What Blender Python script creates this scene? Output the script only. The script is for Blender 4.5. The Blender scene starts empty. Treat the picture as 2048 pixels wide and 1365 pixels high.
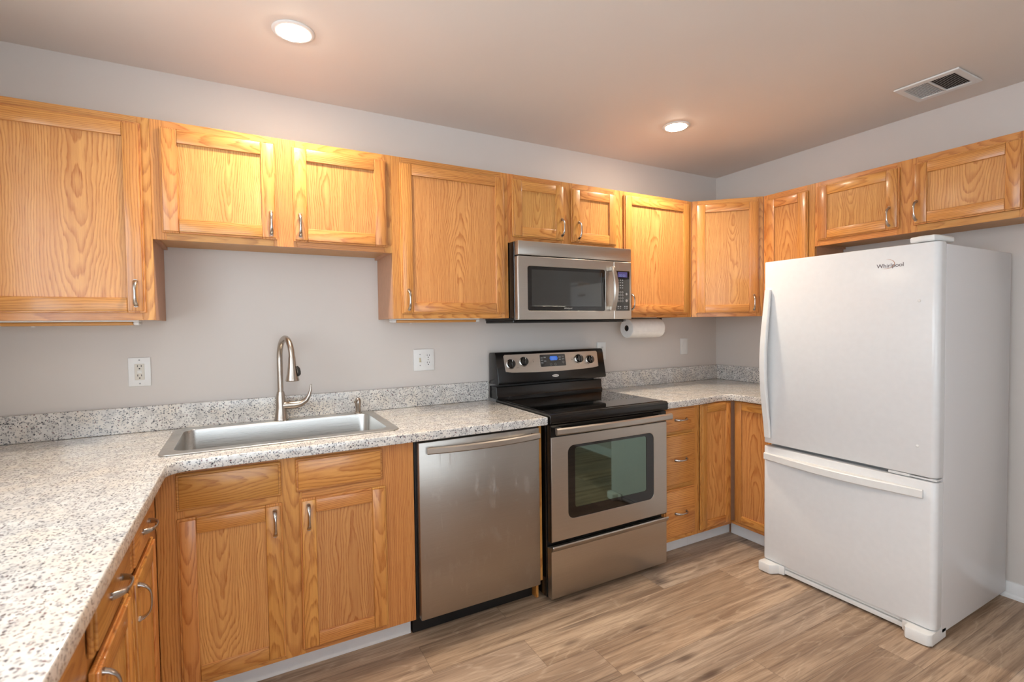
import bpy, bmesh, math, random
from mathutils import Matrix, Vector

random.seed(7)
SC = bpy.context.scene
COL = SC.collection
PI = math.pi

# ------------------------------------------------------------------ camera
def make_camera():
    cx, cy, cz = -3.2198, -2.6006, 1.3433
    yaw, pitch, roll, f = 0.4986, -0.0303, -0.0126, 986.25
    fw = Vector((math.sin(yaw) * math.cos(pitch), math.cos(yaw) * math.cos(pitch), math.sin(pitch)))
    rt = Vector((math.cos(yaw), -math.sin(yaw), 0))
    up = rt.cross(fw)
    r2 = rt * math.cos(roll) + up * math.sin(roll)
    u2 = -rt * math.sin(roll) + up * math.cos(roll)
    cam = bpy.data.cameras.new('camera')
    ob = bpy.data.objects.new('camera', cam)
    COL.objects.link(ob)
    m = Matrix((r2, u2, -fw)).transposed().to_4x4()
    m.translation = (cx, cy, cz)
    ob.matrix_world = m
    cam.sensor_fit = 'HORIZONTAL'
    cam.sensor_width = 36
    cam.lens = f / 2048 * 36
    cam.shift_y = -2.81 / 2048
    cam.clip_start = 0.02
    cam.dof.use_dof = True
    cam.dof.focus_distance = 2.7
    cam.dof.aperture_fstop = 4.5
    SC.camera = ob
make_camera()

# ------------------------------------------------------------------ world, light, exposure
EXPOSURE = 0.06
ADDED_DAYLIGHT = 52.0  # power of the fill from the two added windows
LAMP_EMIT = 175.0
LAMP_WATT = 8.2
LAMP_COLOR = (1.0, 0.86, 0.69)
SC.view_settings.view_transform = 'Standard'
SC.view_settings.look = 'None'
SC.view_settings.gamma = 1
SC.view_settings.use_curve_mapping = False
SC.view_settings.exposure = EXPOSURE
wd = bpy.data.worlds.new('sky')
SC.world = wd
wd.use_nodes = True
wd.node_tree.nodes['Background'].inputs[0].default_value = (0.75, 0.87, 1.0, 1)
wd.node_tree.nodes['Background'].inputs[1].default_value = 1.2

XW, YR, H = -4.112, -4.3, 2.447        # left wall, rear wall, ceiling height

def added_window_light(name, loc, rot, sx, sy, power, col=(0.82, 0.92, 1.0)):  # added fill lamp at an unseen window, tilted up to lift the ceiling
    l = bpy.data.lights.new(name, 'AREA')
    l.shape = 'RECTANGLE'; l.size = sx; l.size_y = sy
    l.energy = power; l.color = col
    o = bpy.data.objects.new(name, l)
    o.location = loc; o.rotation_euler = rot
    COL.objects.link(o)
added_window_light('added_daylight', (-2.9, YR - 0.10, 1.30), (PI / 2 + 0.35, 0, 0), 2.0, 1.9, ADDED_DAYLIGHT * 0.62)
added_window_light('added_daylight', (XW - 0.12, -2.15, 1.62), (PI / 2 + 0.30, 0, -PI / 2), 2.5, 1.2, ADDED_DAYLIGHT * 0.86)

# ------------------------------------------------------------------ materials
def s2l(r, g, b):
    def f(c):
        c /= 255.0
        return c / 12.92 if c <= 0.04045 else ((c + 0.055) / 1.055) ** 2.4
    return (f(r), f(g), f(b), 1)

class NT:
    def __init__(self, name):
        self.m = bpy.data.materials.new(name)
        self.m.use_nodes = True
        self.t = self.m.node_tree
        self.b = self.t.nodes['Principled BSDF']
    def n(self, typ, **kw):
        nd = self.t.nodes.new(typ)
        for k, v in kw.items():
            setattr(nd, k, v)
        return nd
    def l(self, a, b):
        self.t.links.new(a, b)
    def put(self, sock, v):
        if hasattr(v, 'is_output') or hasattr(v, 'links'):
            self.l(v, sock)
        else:
            sock.default_value = v
    def math(self, op, a, b=0.0, c=0.0):
        nd = self.n('ShaderNodeMath', operation=op)
        for i, v in enumerate((a, b, c)):
            self.put(nd.inputs[i], v)
        return nd.outputs[0]
    def vmath(self, op, a, b=(0, 0, 0)):
        nd = self.n('ShaderNodeVectorMath', operation=op)
        self.put(nd.inputs[0], a); self.put(nd.inputs[1], b)
        return nd.outputs[1] if op in ('LENGTH', 'DISTANCE', 'DOT_PRODUCT') else nd.outputs[0]
    def mix(self, fac, a, b, blend='MIX'):
        nd = self.n('ShaderNodeMix', data_type='RGBA', blend_type=blend)
        self.put(nd.inputs[0], fac); self.put(nd.inputs[6], a); self.put(nd.inputs[7], b)
        return nd.outputs[2]
    def noise(self, vec, scale=1.0, detail=2.0, rough=0.5, dist=0.0):
        nd = self.n('ShaderNodeTexNoise')
        self.l(vec, nd.inputs['Vector'])
        nd.inputs['Scale'].default_value = scale
        nd.inputs['Detail'].default_value = detail
        nd.inputs['Roughness'].default_value = rough
        nd.inputs['Distortion'].default_value = dist
        return nd.outputs[0]
    def ramp(self, fac, stops, interp='LINEAR'):
        nd = self.n('ShaderNodeValToRGB')
        nd.color_ramp.interpolation = interp
        el = nd.color_ramp.elements
        while len(el) < len(stops):
            el.new(0.5)
        for e, (p, c) in zip(el, stops):
            e.position = p
            e.color = c if len(c) == 4 else (*c, 1)
        self.l(fac, nd.inputs[0])
        return nd.outputs[0]
    def maprange(self, v, a, b, c=0.0, d=1.0, smooth=False):
        nd = self.n('ShaderNodeMapRange', interpolation_type='SMOOTHSTEP' if smooth else 'LINEAR')
        self.put(nd.inputs[0], v)
        for i, q in enumerate((a, b, c, d)):
            nd.inputs[i + 1].default_value = q
        return nd.outputs[0]
    def bump(self, h, strength=0.1, dist=0.001):
        nd = self.n('ShaderNodeBump')
        nd.inputs['Strength'].default_value = strength
        nd.inputs['Distance'].default_value = dist
        self.l(h, nd.inputs['Height'])
        self.l(nd.outputs[0], self.b.inputs['Normal'])
    def set(self, **kw):
        for k, v in kw.items():
            self.put(self.b.inputs[k.replace('_', ' ')], v)
    def objco(self):
        return self.n('ShaderNodeTexCoord').outputs['Object']
    def geo(self):
        return self.n('ShaderNodeNewGeometry').outputs['Position']

def plain(name, rgb, rough=0.5, metal=0.0, noise=0.0, spec=0.5, coat=0.0):
    """flat paint or plastic with a very faint procedural unevenness"""
    t = NT(name)
    nz = t.noise(t.objco(), 35.0, 2.0)
    c = t.mix(t.maprange(nz, 0.3, 0.7), tuple(x * (1 - 0.03 - noise) for x in rgb[:3]) + (1,), rgb)
    t.set(Base_Color=c, Roughness=rough, Metallic=metal, Coat_Weight=coat)
    t.b.inputs['Specular IOR Level'].default_value = spec
    return t.m

def oak(name, light_rgb=(223, 161, 91), dark_rgb=(156, 84, 34), wide=0.050):
    t = NT(name)
    g = t.n('ShaderNodeAttribute', attribute_name='grain').outputs['Vector']
    sd = t.n('ShaderNodeAttribute', attribute_name='gseed').outputs['Vector']
    sx = t.n('ShaderNodeSeparateXYZ'); t.l(g, sx.inputs[0])
    ss = t.n('ShaderNodeSeparateXYZ'); t.l(sd, ss.inputs[0])
    off = t.vmath('SCALE', sd); off.node.inputs['Scale'].default_value = 17.0
    def co(ax, ay, az):
        return t.vmath('ADD', t.vmath('MULTIPLY', g, (ax, ay, az)), off)
    w1 = t.math('MULTIPLY', t.math('SUBTRACT', t.noise(co(7, 2.2, 0), 1.0, 2.0), 0.5), wide)
    w2 = t.math('MULTIPLY', t.math('SUBTRACT', t.noise(co(45, 9, 0), 1.0, 3.0, 0.6), 0.5), 0.0085)
    uz = t.n('ShaderNodeCombineXYZ')
    t.l(sx.outputs[0], uz.inputs[0]); t.l(sx.outputs[2], uz.inputs[1])
    r = t.math('ADD', t.math('ADD', t.vmath('LENGTH', uz.outputs[0]), w1), w2)
    sp = t.math('MULTIPLY_ADD', ss.outputs[0], 0.0035, 0.0062)
    ring = t.math('FRACT', t.math('DIVIDE', r, sp))
    band = t.ramp(ring, [(0.0, (0.05,) * 3), (0.42, (0.10,) * 3), (0.78, (0.85,) * 3), (0.88, (1,) * 3), (1.0, (0.05,) * 3)])
    pores = t.noise(co(620, 14, 0), 1.0, 2.0, 0.6)
    fine = t.maprange(pores, 0.50, 0.68)
    streak = t.noise(co(60, 1.6, 0), 1.0, 3.0, 0.6)
    bandv = t.math('MULTIPLY', band, t.math('MULTIPLY_ADD', fine, 0.45, 0.55))
    tot = t.math('MULTIPLY_ADD', fine, 0.16, t.math('MULTIPLY', bandv, 0.92))
    light = s2l(*light_rgb); dark = s2l(*dark_rgb)
    c = t.mix(t.maprange(streak, 0.25, 0.75), light, tuple(0.45 * a + 0.55 * b for a, b in zip(dark, light)))
    c = t.mix(tot, c, dark)
    hs = t.n('ShaderNodeHueSaturation')
    t.put(hs.inputs['Hue'], t.math('MULTIPLY_ADD', ss.outputs[1], 0.012, 0.494))
    t.put(hs.inputs['Value'], t.math('MULTIPLY_ADD', ss.outputs[2], 0.22, 0.88))
    hs.inputs['Saturation'].default_value = 1.02
    t.l(c, hs.inputs['Color'])
    t.set(Base_Color=hs.outputs[0], Roughness=0.34)
    t.set(Coat_Weight=0.35, Coat_Roughness=0.16)
    t.bump(t.math('SUBTRACT', 1.0, tot), 0.12, 0.0006)
    return t.m

def granite(name):
    t = NT(name)
    p = t.geo()
    base = t.mix(t.maprange(t.noise(p, 28, 4, 0.6), 0.38, 0.62), s2l(226, 223, 218), s2l(200, 197, 193))
    base = t.mix(t.maprange(t.noise(p, 9, 3), 0.45, 0.75), base, s2l(226, 217, 204))
    wp = t.vmath('ADD', p, t.vmath('MULTIPLY', t.n('ShaderNodeTexNoise').outputs[1], (0.006, 0.006, 0.006)))
    def specks(scale, thr, soft, col, base, off, mask_scale=None, mask_thr=0.5):
        v = t.n('ShaderNodeTexVoronoi', feature='F1')
        v.inputs['Scale'].default_value = scale
        nz = t.n('ShaderNodeTexNoise'); nz.inputs['Scale'].default_value = scale * 1.3
        q0 = t.vmath('ADD', p, off); t.l(q0, nz.inputs['Vector'])
        q = t.vmath('ADD', q0, t.vmath('MULTIPLY', t.vmath('SUBTRACT', nz.outputs[1], (0.5, 0.5, 0.5)), (1.2 / scale,) * 3))
        t.l(q, v.inputs['Vector'])
        sc_ = t.n('ShaderNodeSeparateColor'); t.l(v.outputs['Color'], sc_.inputs[0])
        keep = t.math('GREATER_THAN', sc_.outputs[0], mask_thr)
        f = t.math('MULTIPLY', t.maprange(v.outputs['Distance'], thr, thr + soft, 1.0, 0.0), keep)
        return t.mix(f, base, col)
    base = specks(110, 0.25, 0.25, s2l(168, 166, 164), base, (3, 1, 2), mask_thr=0.50)
    base = specks(150, 0.28, 0.20, s2l(118, 118, 122), base, (7, 5, 1), mask_thr=0.66)
    base = specks(170, 0.30, 0.16, s2l(62, 62, 70), base, (1, 9, 4), mask_thr=0.85)
    base = specks(90, 0.22, 0.12, s2l(58, 60, 68), base, (2, 4, 8), mask_thr=0.90)
    base = specks(130, 0.24, 0.12, s2l(112, 78, 82), base, (8, 2, 6), mask_thr=0.90)
    t.set(Base_Color=base, Roughness=0.14, Coat_Weight=0.3, Coat_Roughness=0.1)
    return t.m

def planks(name):
    t = NT(name)
    p = t.geo()
    s = t.n('ShaderNodeSeparateXYZ'); t.l(p, s.inputs[0])
    W, L = 0.182, 1.22
    yy = t.math('DIVIDE', t.math('ADD', s.outputs[1], 10.0 + 0.7 - 0.06), W)
    row = t.math('FLOOR', yy)
    wn = t.n('ShaderNodeTexWhiteNoise', noise_dimensions='1D'); t.l(row, wn.inputs['W'])
    xx = t.math('ADD', t.math('DIVIDE', t.math('ADD', s.outputs[0], 20.0), L), wn.outputs['Value'])
    col = t.math('FLOOR', xx)
    cv = t.n('ShaderNodeCombineXYZ'); t.l(row, cv.inputs[0]); t.l(col, cv.inputs[1])
    w2 = t.n('ShaderNodeTexWhiteNoise', noise_dimensions='2D'); t.l(cv.outputs[0], w2.inputs['Vector'])
    rnd = w2.outputs['Color']
    off = t.vmath('MULTIPLY', rnd, (37.0, 53.0, 11.0))
    def co(ax, ay):
        return t.vmath('ADD', t.vmath('MULTIPLY', p, (ax, ay, 0)), off)
    big = t.noise(co(0.9, 5.0), 1.0, 3.0, 0.55, 0.4)
    med = t.noise(co(1.5, 30.0), 1.0, 5.0, 0.62, 0.35)
    fine = t.noise(co(7, 190.0), 1.0, 3.0, 0.65)
    # cathedral bands
    rg = t.math('ADD', t.math('MULTIPLY', t.noise(co(0.75, 4.2), 1.0, 2.0), 16.0), t.math('MULTIPLY', med, 1.2))
    band = t.math('ABSOLUTE', t.math('SUBTRACT', t.math('FRACT', rg), 0.5))
    c = t.mix(t.maprange(big, 0.3, 0.7), s2l(194, 168, 142), s2l(160, 133, 109))
    c = t.mix(t.maprange(med, 0.44, 0.66), c, s2l(132, 108, 88))
    c = t.mix(t.maprange(band, 0.40, 0.5, 0.0, 0.28), c, s2l(212, 189, 164))
    c = t.mix(t.maprange(fine, 0.48, 0.70, 0.0, 0.50), c, s2l(104, 82, 66))
    kn = t.n('ShaderNodeTexVoronoi', feature='F1'); kn.inputs['Scale'].default_value = 1.0
    t.l(t.vmath('ADD', co(2.3, 8.5), t.vmath('MULTIPLY', t.n('ShaderNodeTexNoise').outputs[1], (0.3, 0.3, 0))), kn.inputs['Vector'])
    c = t.mix(t.maprange(kn.outputs['Distance'], 0.02, 0.20, 0.85, 0.0, True), c, s2l(84, 64, 52))
    crack = t.maprange(t.noise(co(0.8, 30), 1.0, 2.0, 0.5, 1.0), 0.62, 0.72, 0.0, 0.62)
    c = t.mix(crack, c, s2l(78, 60, 50))
    vr = t.n('ShaderNodeSeparateColor'); t.l(rnd, vr.inputs[0])
    hs = t.n('ShaderNodeHueSaturation')
    t.put(hs.inputs['Value'], t.math('MULTIPLY_ADD', vr.outputs[0], 0.20, 0.90))
    t.put(hs.inputs['Saturation'], t.math('MULTIPLY_ADD', vr.outputs[1], 0.25, 0.85))
    t.l(c, hs.inputs['Color'])
    fy = t.math('ABSOLUTE', t.math('SUBTRACT', t.math('FRACT', yy), 0.5))
    fx = t.math('ABSOLUTE', t.math('SUBTRACT', t.math('FRACT', xx), 0.5))
    seam = t.math('MAXIMUM', t.math('GREATER_THAN', fy, 0.5 - 0.0011 / W), t.math('GREATER_THAN', fx, 0.5 - 0.0011 / L))
    fin = t.mix(t.math('MULTIPLY', seam, 0.45), hs.outputs[0], s2l(70, 56, 47))
    t.set(Base_Color=fin, Roughness=0.42)
    t.b.inputs['Specular IOR Level'].default_value = 0.35
    t.bump(t.math('SUBTRACT', t.math('MULTIPLY', fine, -0.5), seam), 0.12, 0.0008)
    return t.m

def steel(name, axis, rgb=(192, 185, 176), rough=0.33, smudge=False):
    """brushed stainless, brushed along the given object axis"""
    t = NT(name)
    p = t.objco()
    sc = [900, 900, 900]; sc['xyz'.index(axis)] = 6
    br = t.noise(t.vmath('MULTIPLY', p, tuple(sc)), 1.0, 2.0, 0.6)
    a = s2l(*rgb)
    c = t.mix(t.maprange(br, 0.3, 0.7), tuple(x * 0.90 for x in a[:3]) + (1,), a)
    rg = t.maprange(br, 0.3, 0.7, rough - 0.05, rough + 0.06)
    if smudge:
        b1 = t.maprange(t.noise(t.vmath('MULTIPLY', p, (16, 16, 9)), 1.0, 4.0, 0.65), 0.55, 0.72, 0.0, 1.0, True)
        b2 = t.maprange(t.noise(t.vmath('MULTIPLY', p, (60, 60, 7)), 1.0, 2.0, 0.5), 0.66, 0.72, 0.0, 1.0, True)
        sm = t.math('MAXIMUM', b1, b2)
        c = t.mix(t.math('MULTIPLY', sm, 0.34), c, s2l(206, 200, 194))
        rg = t.math('ADD', rg, t.math('MULTIPLY', sm, 0.22))
    t.set(Base_Color=c, Roughness=rg, Metallic=1.0)
    t.b.inputs['Anisotropic'].default_value = 0.55
    t.b.inputs['Anisotropic Rotation'].default_value = 0.0
    t.bump(br, 0.02, 0.0002)
    return t.m

def emit(name, rgb, k):
    t = NT(name)
    t.set(Base_Color=(0.02, 0.02, 0.02, 1), Emission_Color=(*rgb[:3], 1), Emission_Strength=k)
    return t.m

def wallpaint(name, rgb):
    t = NT(name)
    p = t.geo()
    c = t.mix(t.maprange(t.noise(p, 2.2, 2), 0.3, 0.7), tuple(x * 0.975 for x in rgb[:3]) + (1,), rgb)
    t.set(Base_Color=c, Roughness=0.62)
    t.b.inputs['Specular IOR Level'].default_value = 0.3
    t.bump(t.noise(p, 260, 2), 0.05, 0.0005)
    return t.m

M = dict(
    oak=oak('oak'),
    oak_panel=oak('oak_panel', (226, 170, 103), (162, 90, 37), 0.075),
    oak_side=plain('oak_veneer_side', s2l(188, 140, 108), 0.45, noise=0.05),
    oak_edge=plain('oak_underside', s2l(196, 148, 96), 0.5, noise=0.05),
    granite=granite('speckled_granite'),
    floor=planks('vinyl_plank'),
    wall=wallpaint('greige_wall', s2l(213, 206, 200)),
    ceil=wallpaint('ceiling_paint', s2l(226, 218, 210)),
    trim=plain('white_trim', s2l(232, 232, 232), 0.4),
    steel_x=steel('brushed_steel', 'x'),
    steel_door=steel('brushed_steel_smudged', 'x', (174, 167, 159), 0.36, True),
    steel_sink=steel('sink_steel', 'x', (200, 197, 192), 0.30),
    nickel=plain('brushed_nickel', s2l(186, 176, 166), 0.27, 1.0, 0.05),
    pull=plain('satin_nickel', s2l(190, 184, 178), 0.24, 1.0, 0.05),
    chrome=plain('polished_metal', s2l(220, 220, 218), 0.12, 1.0),
    enamel=plain('white_enamel', s2l(226, 226, 226), 0.22),
    enamel_side=None,
    white=plain('white_plastic', s2l(230, 230, 228), 0.35),
    offwhite=plain('off_white_plastic', s2l(214, 208, 196), 0.4),
    ivory=plain('ivory_plastic', s2l(206, 196, 170), 0.4),
    grey=plain('grey_plastic', s2l(150, 150, 150), 0.45),
    slot=plain('dark_slot', s2l(26, 24, 24), 0.6),
    black=plain('black_enamel', s2l(20, 19, 19), 0.22),
    blackmat=plain('black_plastic', s2l(17, 17, 18), 0.45),
    glassblack=plain('black_glass', s2l(9, 9, 9), 0.04, coat=0.5),
    ink=plain('grey_print', s2l(92, 80, 84), 0.5),
    inkorange=plain('orange_print', s2l(176, 110, 72), 0.5),
    inklight=plain('pale_print', s2l(176, 176, 172), 0.5),
    inkdark=plain('dark_print', s2l(70, 64, 60), 0.5),
    paper=plain('paper_towel', s2l(238, 235, 230), 0.9, noise=0.03),
    card=plain('cardboard', s2l(92, 74, 60), 0.9),
    lens=None, blue=emit('blue_display', s2l(52, 112, 214), 0.8),
    violet=emit('violet_display', s2l(80, 66, 140), 0.6),
    digit=emit('display_digits', s2l(150, 180, 235), 0.7),
    diffuser=plain('lamp_diffuser', s2l(208, 150, 84), 0.35),  # orange reflected in the diffuser is painted into its base colour
    lamp=emit('lit_lamp', LAMP_COLOR, LAMP_EMIT),
)
def _enamel_side():
    t = NT('white_enamel_textured')
    t.set(Base_Color=s2l(222, 220, 220), Roughness=0.24)
    t.bump(t.noise(t.objco(), 520, 2), 0.10, 0.0005)
    return t.m
M['enamel_side'] = _enamel_side()
def _tint(name, rgb, rough):
    t = NT(name)
    nz = t.noise(t.objco(), 60, 1.0)
    t.set(Base_Color=rgb, Metallic=1.0, Roughness=t.maprange(nz, 0.3, 0.7, rough, rough + 0.02))
    return t.m
M['oven_glass'] = _tint('coated_oven_glass', (0.17, 0.23, 0.19, 1), 0.02)
M['micro_glass'] = _tint('coated_microwave_glass', (0.12, 0.125, 0.125, 1), 0.05)
def _glass():
    t = NT('window_glass')
    t.set(Base_Color=(1, 1, 1, 1), Roughness=0.0, Transmission_Weight=1.0, IOR=1.1)
    return t.m
M['glass'] = _glass()

# ------------------------------------------------------------------ mesh helpers
class MB:
    """collects shapes into one mesh; grain attributes drive the oak"""
    def __init__(self):
        self.bm = bmesh.new()
        self.g = self.bm.verts.layers.float_vector.new('grain')
        self.s = self.bm.verts.layers.float_vector.new('gseed')
        self.M = None
    def _merge(self, tmp, grain=None, flat=None):
        co = [v.co.copy() for v in tmp.verts]
        sd = (random.random(), random.random(), random.random())
        if grain:
            ax = grain
            lo = [min(c[i] for c in co) for i in range(3)]; hi = [max(c[i] for c in co) for i in range(3)]
            va = 'xyz'.index(ax)
            dims = [(hi[i] - lo[i], i) for i in range(3) if i != va]
            dims.sort()
            da, ua = dims[0][1], dims[1][1]
            wu = hi[ua] - lo[ua]
            if flat is None:
                flat = random.random() < 0.45
            if flat:
                uc = (lo[ua] + hi[ua]) / 2 + random.uniform(-.2, .2) * wu
                d0 = random.uniform(0.02, 0.05)
                k = random.choice((-1, 1)) * random.uniform(0.045, 0.085)
            else:
                uc = (lo[ua] + hi[ua]) / 2 + random.choice((-1, 1)) * (wu / 2 + random.uniform(0.10, 0.25))
                d0 = random.uniform(0.03, 0.07); k = random.choice((-1, 1)) * random.uniform(0.01, 0.03)
            vc = lo[va] if k > 0 else hi[va]
        m = {}
        for v, c in zip(tmp.verts, co):
            nv = self.bm.verts.new(self.M @ c if self.M else c)
            if grain:
                nv[self.g] = (c[ua] - uc, c[va] - vc, d0 + k * (c[va] - vc) + 0.5 * (c[da] - lo[da]))
                nv[self.s] = sd
            m[v] = nv
        for f in tmp.faces:
            try:
                self.bm.faces.new([m[v] for v in f.verts])
            except ValueError:
                pass
        tmp.free()
        return self
    def box(self, x0, x1, y0, y1, z0, z1, bev=0.0015, grain=None, flat=None, seg=1, edges=None):
        t = bmesh.new()
        vs = [t.verts.new((x, y, z)) for x in (x0, x1) for y in (y0, y1) for z in (z0, z1)]
        for q in ((0, 1, 3, 2), (4, 6, 7, 5), (0, 4, 5, 1), (2, 3, 7, 6), (0, 2, 6, 4), (1, 5, 7, 3)):
            t.faces.new([vs[i] for i in q])
        bev = min(bev, 0.45 * min(abs(x1 - x0), abs(y1 - y0), abs(z1 - z0)))
        if bev > 0:
            es = [e for e in t.edges if edges is None or edges(e)]
            bmesh.ops.bevel(t, geom=es, offset=bev, segments=seg, profile=0.5, affect='EDGES')
        bmesh.ops.recalc_face_normals(t, faces=t.faces)
        return self._merge(t, grain, flat)
    def prism(self, poly, axis, a, b, bev=0.0, grain=None, seg=1):
        """poly: 2-D outline in the two remaining axes (in xyz order), extruded from a to b"""
        t = bmesh.new()
        i = 'xyz'.index(axis); o = [k for k in range(3) if k != i]
        def P(q, w):
            c = [0, 0, 0]; c[o[0]], c[o[1]] = q; c[i] = w
            return c
        A = [t.verts.new(P(q, a)) for q in poly]; B = [t.verts.new(P(q, b)) for q in poly]
        n = len(poly)
        for k in range(n):
            t.faces.new((A[k], A[(k + 1) % n], B[(k + 1) % n], B[k]))
        t.faces.new(A); t.faces.new(list(reversed(B)))
        bmesh.ops.recalc_face_normals(t, faces=t.faces)
        if bev > 0:
            t.verts.index_update()
            ids = set(v.index for v in A); 
            es = [e for e in t.edges if (e.verts[0].index in ids) == (e.verts[1].index in ids)]
            bmesh.ops.bevel(t, geom=es, offset=bev, segments=seg, profile=0.5, affect='EDGES')
            bmesh.ops.recalc_face_normals(t, faces=t.faces)
        return self._merge(t, grain)
    def lathe(self, prof, axis='z', at=(0, 0, 0), n=32, cap=True):
        """prof: (radius, height) pairs"""
        t = bmesh.new()
        i = 'xyz'.index(axis); o = [k for k in range(3) if k != i]
        rings = []
        for r, h in prof:
            ring = []
            for k in range(n):
                a = 2 * PI * k / n
                c = [0, 0, 0]; c[o[0]] = at[o[0]] + r * math.cos(a); c[o[1]] = at[o[1]] + r * math.sin(a); c[i] = at[i] + h
                ring.append(t.verts.new(c))
            rings.append(ring)
        for A, B in zip(rings, rings[1:]):
            for k in range(n):
                t.faces.new((A[k], A[(k + 1) % n], B[(k + 1) % n], B[k]))
        if cap:
            t.faces.new(rings[0]); t.faces.new(rings[-1])
        bmesh.ops.recalc_face_normals(t, faces=t.faces)
        return self._merge(t)
    def tube(self, pts, rad, side=None, n=14):
        """swept ellipse; rad: per point r or (half-width along side, half-thickness)"""
        t = bmesh.new()
        P = [Vector(p) for p in pts]
        rings = []
        ref = Vector(side) if side else None
        for k, p in enumerate(P):
            d = (P[min(k + 1, len(P) - 1)] - P[max(k - 1, 0)]).normalized()
            if ref is None:
                ref = d.orthogonal()
            sv = (ref - d * ref.dot(d)).normalized()
            if side is None:
                ref = sv
            nv = d.cross(sv)
            r = rad[k] if isinstance(rad, (list, tuple)) else rad
            a, b = r if isinstance(r, (list, tuple)) else (r, r)
            rings.append([t.verts.new(p + sv * a * math.cos(2 * PI * j / n) + nv * b * math.sin(2 * PI * j / n)) for j in range(n)])
        for A, B in zip(rings, rings[1:]):
            for k in range(n):
                t.faces.new((A[k], A[(k + 1) % n], B[(k + 1) % n], B[k]))
        t.faces.new(rings[0]); t.faces.new(rings[-1])
        bmesh.ops.recalc_face_normals(t, faces=t.faces)
        return self._merge(t)
    def sweep_rect(self, pts, hw, ht, side, bev=0.0):
        """swept rectangle; side = width direction; hw, ht numbers or lists"""
        t = bmesh.new()
        P = [Vector(p) for p in pts]; sv = Vector(side).normalized()
        rings = []
        for k, p in enumerate(P):
            d = (P[min(k + 1, len(P) - 1)] - P[max(k - 1, 0)]).normalized()
            nv = d.cross(sv).normalized()
            w = hw[k] if isinstance(hw, list) else hw
            h = ht[k] if isinstance(ht, list) else ht
            b = min(bev, w * .8, h * .8)
            if b > 0:
                c = [(w, h - b), (w - b, h), (-w + b, h), (-w, h - b), (-w, -h + b), (-w + b, -h), (w - b, -h), (w, -h + b)]
            else:
                c = [(w, h), (-w, h), (-w, -h), (w, -h)]
            rings.append([t.verts.new(p + sv * x + nv * y) for x, y in c])
        n = len(rings[0])
        for A, B in zip(rings, rings[1:]):
            for k in range(n):
                t.faces.new((A[k], A[(k + 1) % n], B[(k + 1) % n], B[k]))
        t.faces.new(rings[0]); t.faces.new(rings[-1])
        bmesh.ops.recalc_face_normals(t, faces=t.faces)
        return self._merge(t)
    def add_mesh(self, me, mat=None):
        t = bmesh.new(); t.from_mesh(me)
        if mat:
            bmesh.ops.transform(t, matrix=mat, verts=t.verts)
        return self._merge(t)
    def obj(self, name, mat, parent=None, smooth=35, label=None):
        me = bpy.data.meshes.new(name)
        self.bm.to_mesh(me); self.bm.free()
        me.materials.append(mat)
        o = bpy.data.objects.new(name, me)
        COL.objects.link(o)
        if parent:
            o.parent = parent
        if smooth:
            me.polygons.foreach_set('use_smooth', [True] * len(me.polygons))
            me.set_sharp_from_angle(angle=math.radians(smooth))
        if label:
            o['label'] = label
        return o

def rrect(x0, x1, y0, y1, r, n=6):
    out = []
    for cx, cy, a0 in ((x1 - r, y1 - r, 0), (x0 + r, y1 - r, 90), (x0 + r, y0 + r, 180), (x1 - r, y0 + r, 270)):
        for k in range(n + 1):
            a = math.radians(a0 + 90 * k / n)
            out.append((cx + r * math.cos(a), cy + r * math.sin(a)))
    return out

def filled(outlines, depth, bev=0.0):
    """flat plate with holes (2-D outlines in x, y), thickness 2*depth about z=0, as a mesh"""
    cu = bpy.data.curves.new('plate', 'CURVE')
    cu.dimensions = '2D'; cu.fill_mode = 'BOTH'
    cu.extrude = max(depth - bev, 0.0); cu.bevel_depth = bev; cu.bevel_resolution = 2
    cu.offset = -bev
    for pts in outlines:
        sp = cu.splines.new('POLY'); sp.points.add(len(pts) - 1)
        for q, (x, y) in zip(sp.points, pts):
            q.co = (x, y, 0, 1)
        sp.use_cyclic_u = True
    ob = bpy.data.objects.new('plate', cu)
    COL.objects.link(ob)
    dg = bpy.context.evaluated_depsgraph_get()
    me = bpy.data.meshes.new_from_object(ob.evaluated_get(dg))
    bpy.data.objects.remove(ob); bpy.data.curves.remove(cu)
    return me

def text_mesh(body, size, ext=0.0004, align='CENTER'):
    cu = bpy.data.curves.new('lettering', 'FONT')
    cu.body = body; cu.size = size; cu.extrude = ext
    cu.align_x = align; cu.align_y = 'CENTER'
    ob = bpy.data.objects.new('lettering', cu)
    COL.objects.link(ob)
    dg = bpy.context.evaluated_depsgraph_get()
    me = bpy.data.meshes.new_from_object(ob.evaluated_get(dg))
    bpy.data.objects.remove(ob); bpy.data.curves.remove(cu)
    return me

FRONT = Matrix.Rotation(PI / 2, 4, 'X')       # plate in x,y -> upright plate in x,z facing -y
def at(x, y, z):
    return Matrix.Translation((x, y, z))

def thing(name, label, cat, loc=(0, 0, 0), rotz=0.0, group=None):
    o = bpy.data.objects.new(name, None)
    COL.objects.link(o)
    o.empty_display_size = 0.1
    o.location = loc; o.rotation_euler = (0, 0, rotz)
    o['label'] = label; o['category'] = cat
    if group:
        o['group'] = group
    return o
def tag(o, label, cat, group=None):
    o['label'] = label; o['category'] = cat
    if group:
        o['group'] = group
    return o
def struct(name, mb, mat, smooth=0):
    o = mb.obj(name, mat, None, smooth)
    o['kind'] = 'structure'
    return o

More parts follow.
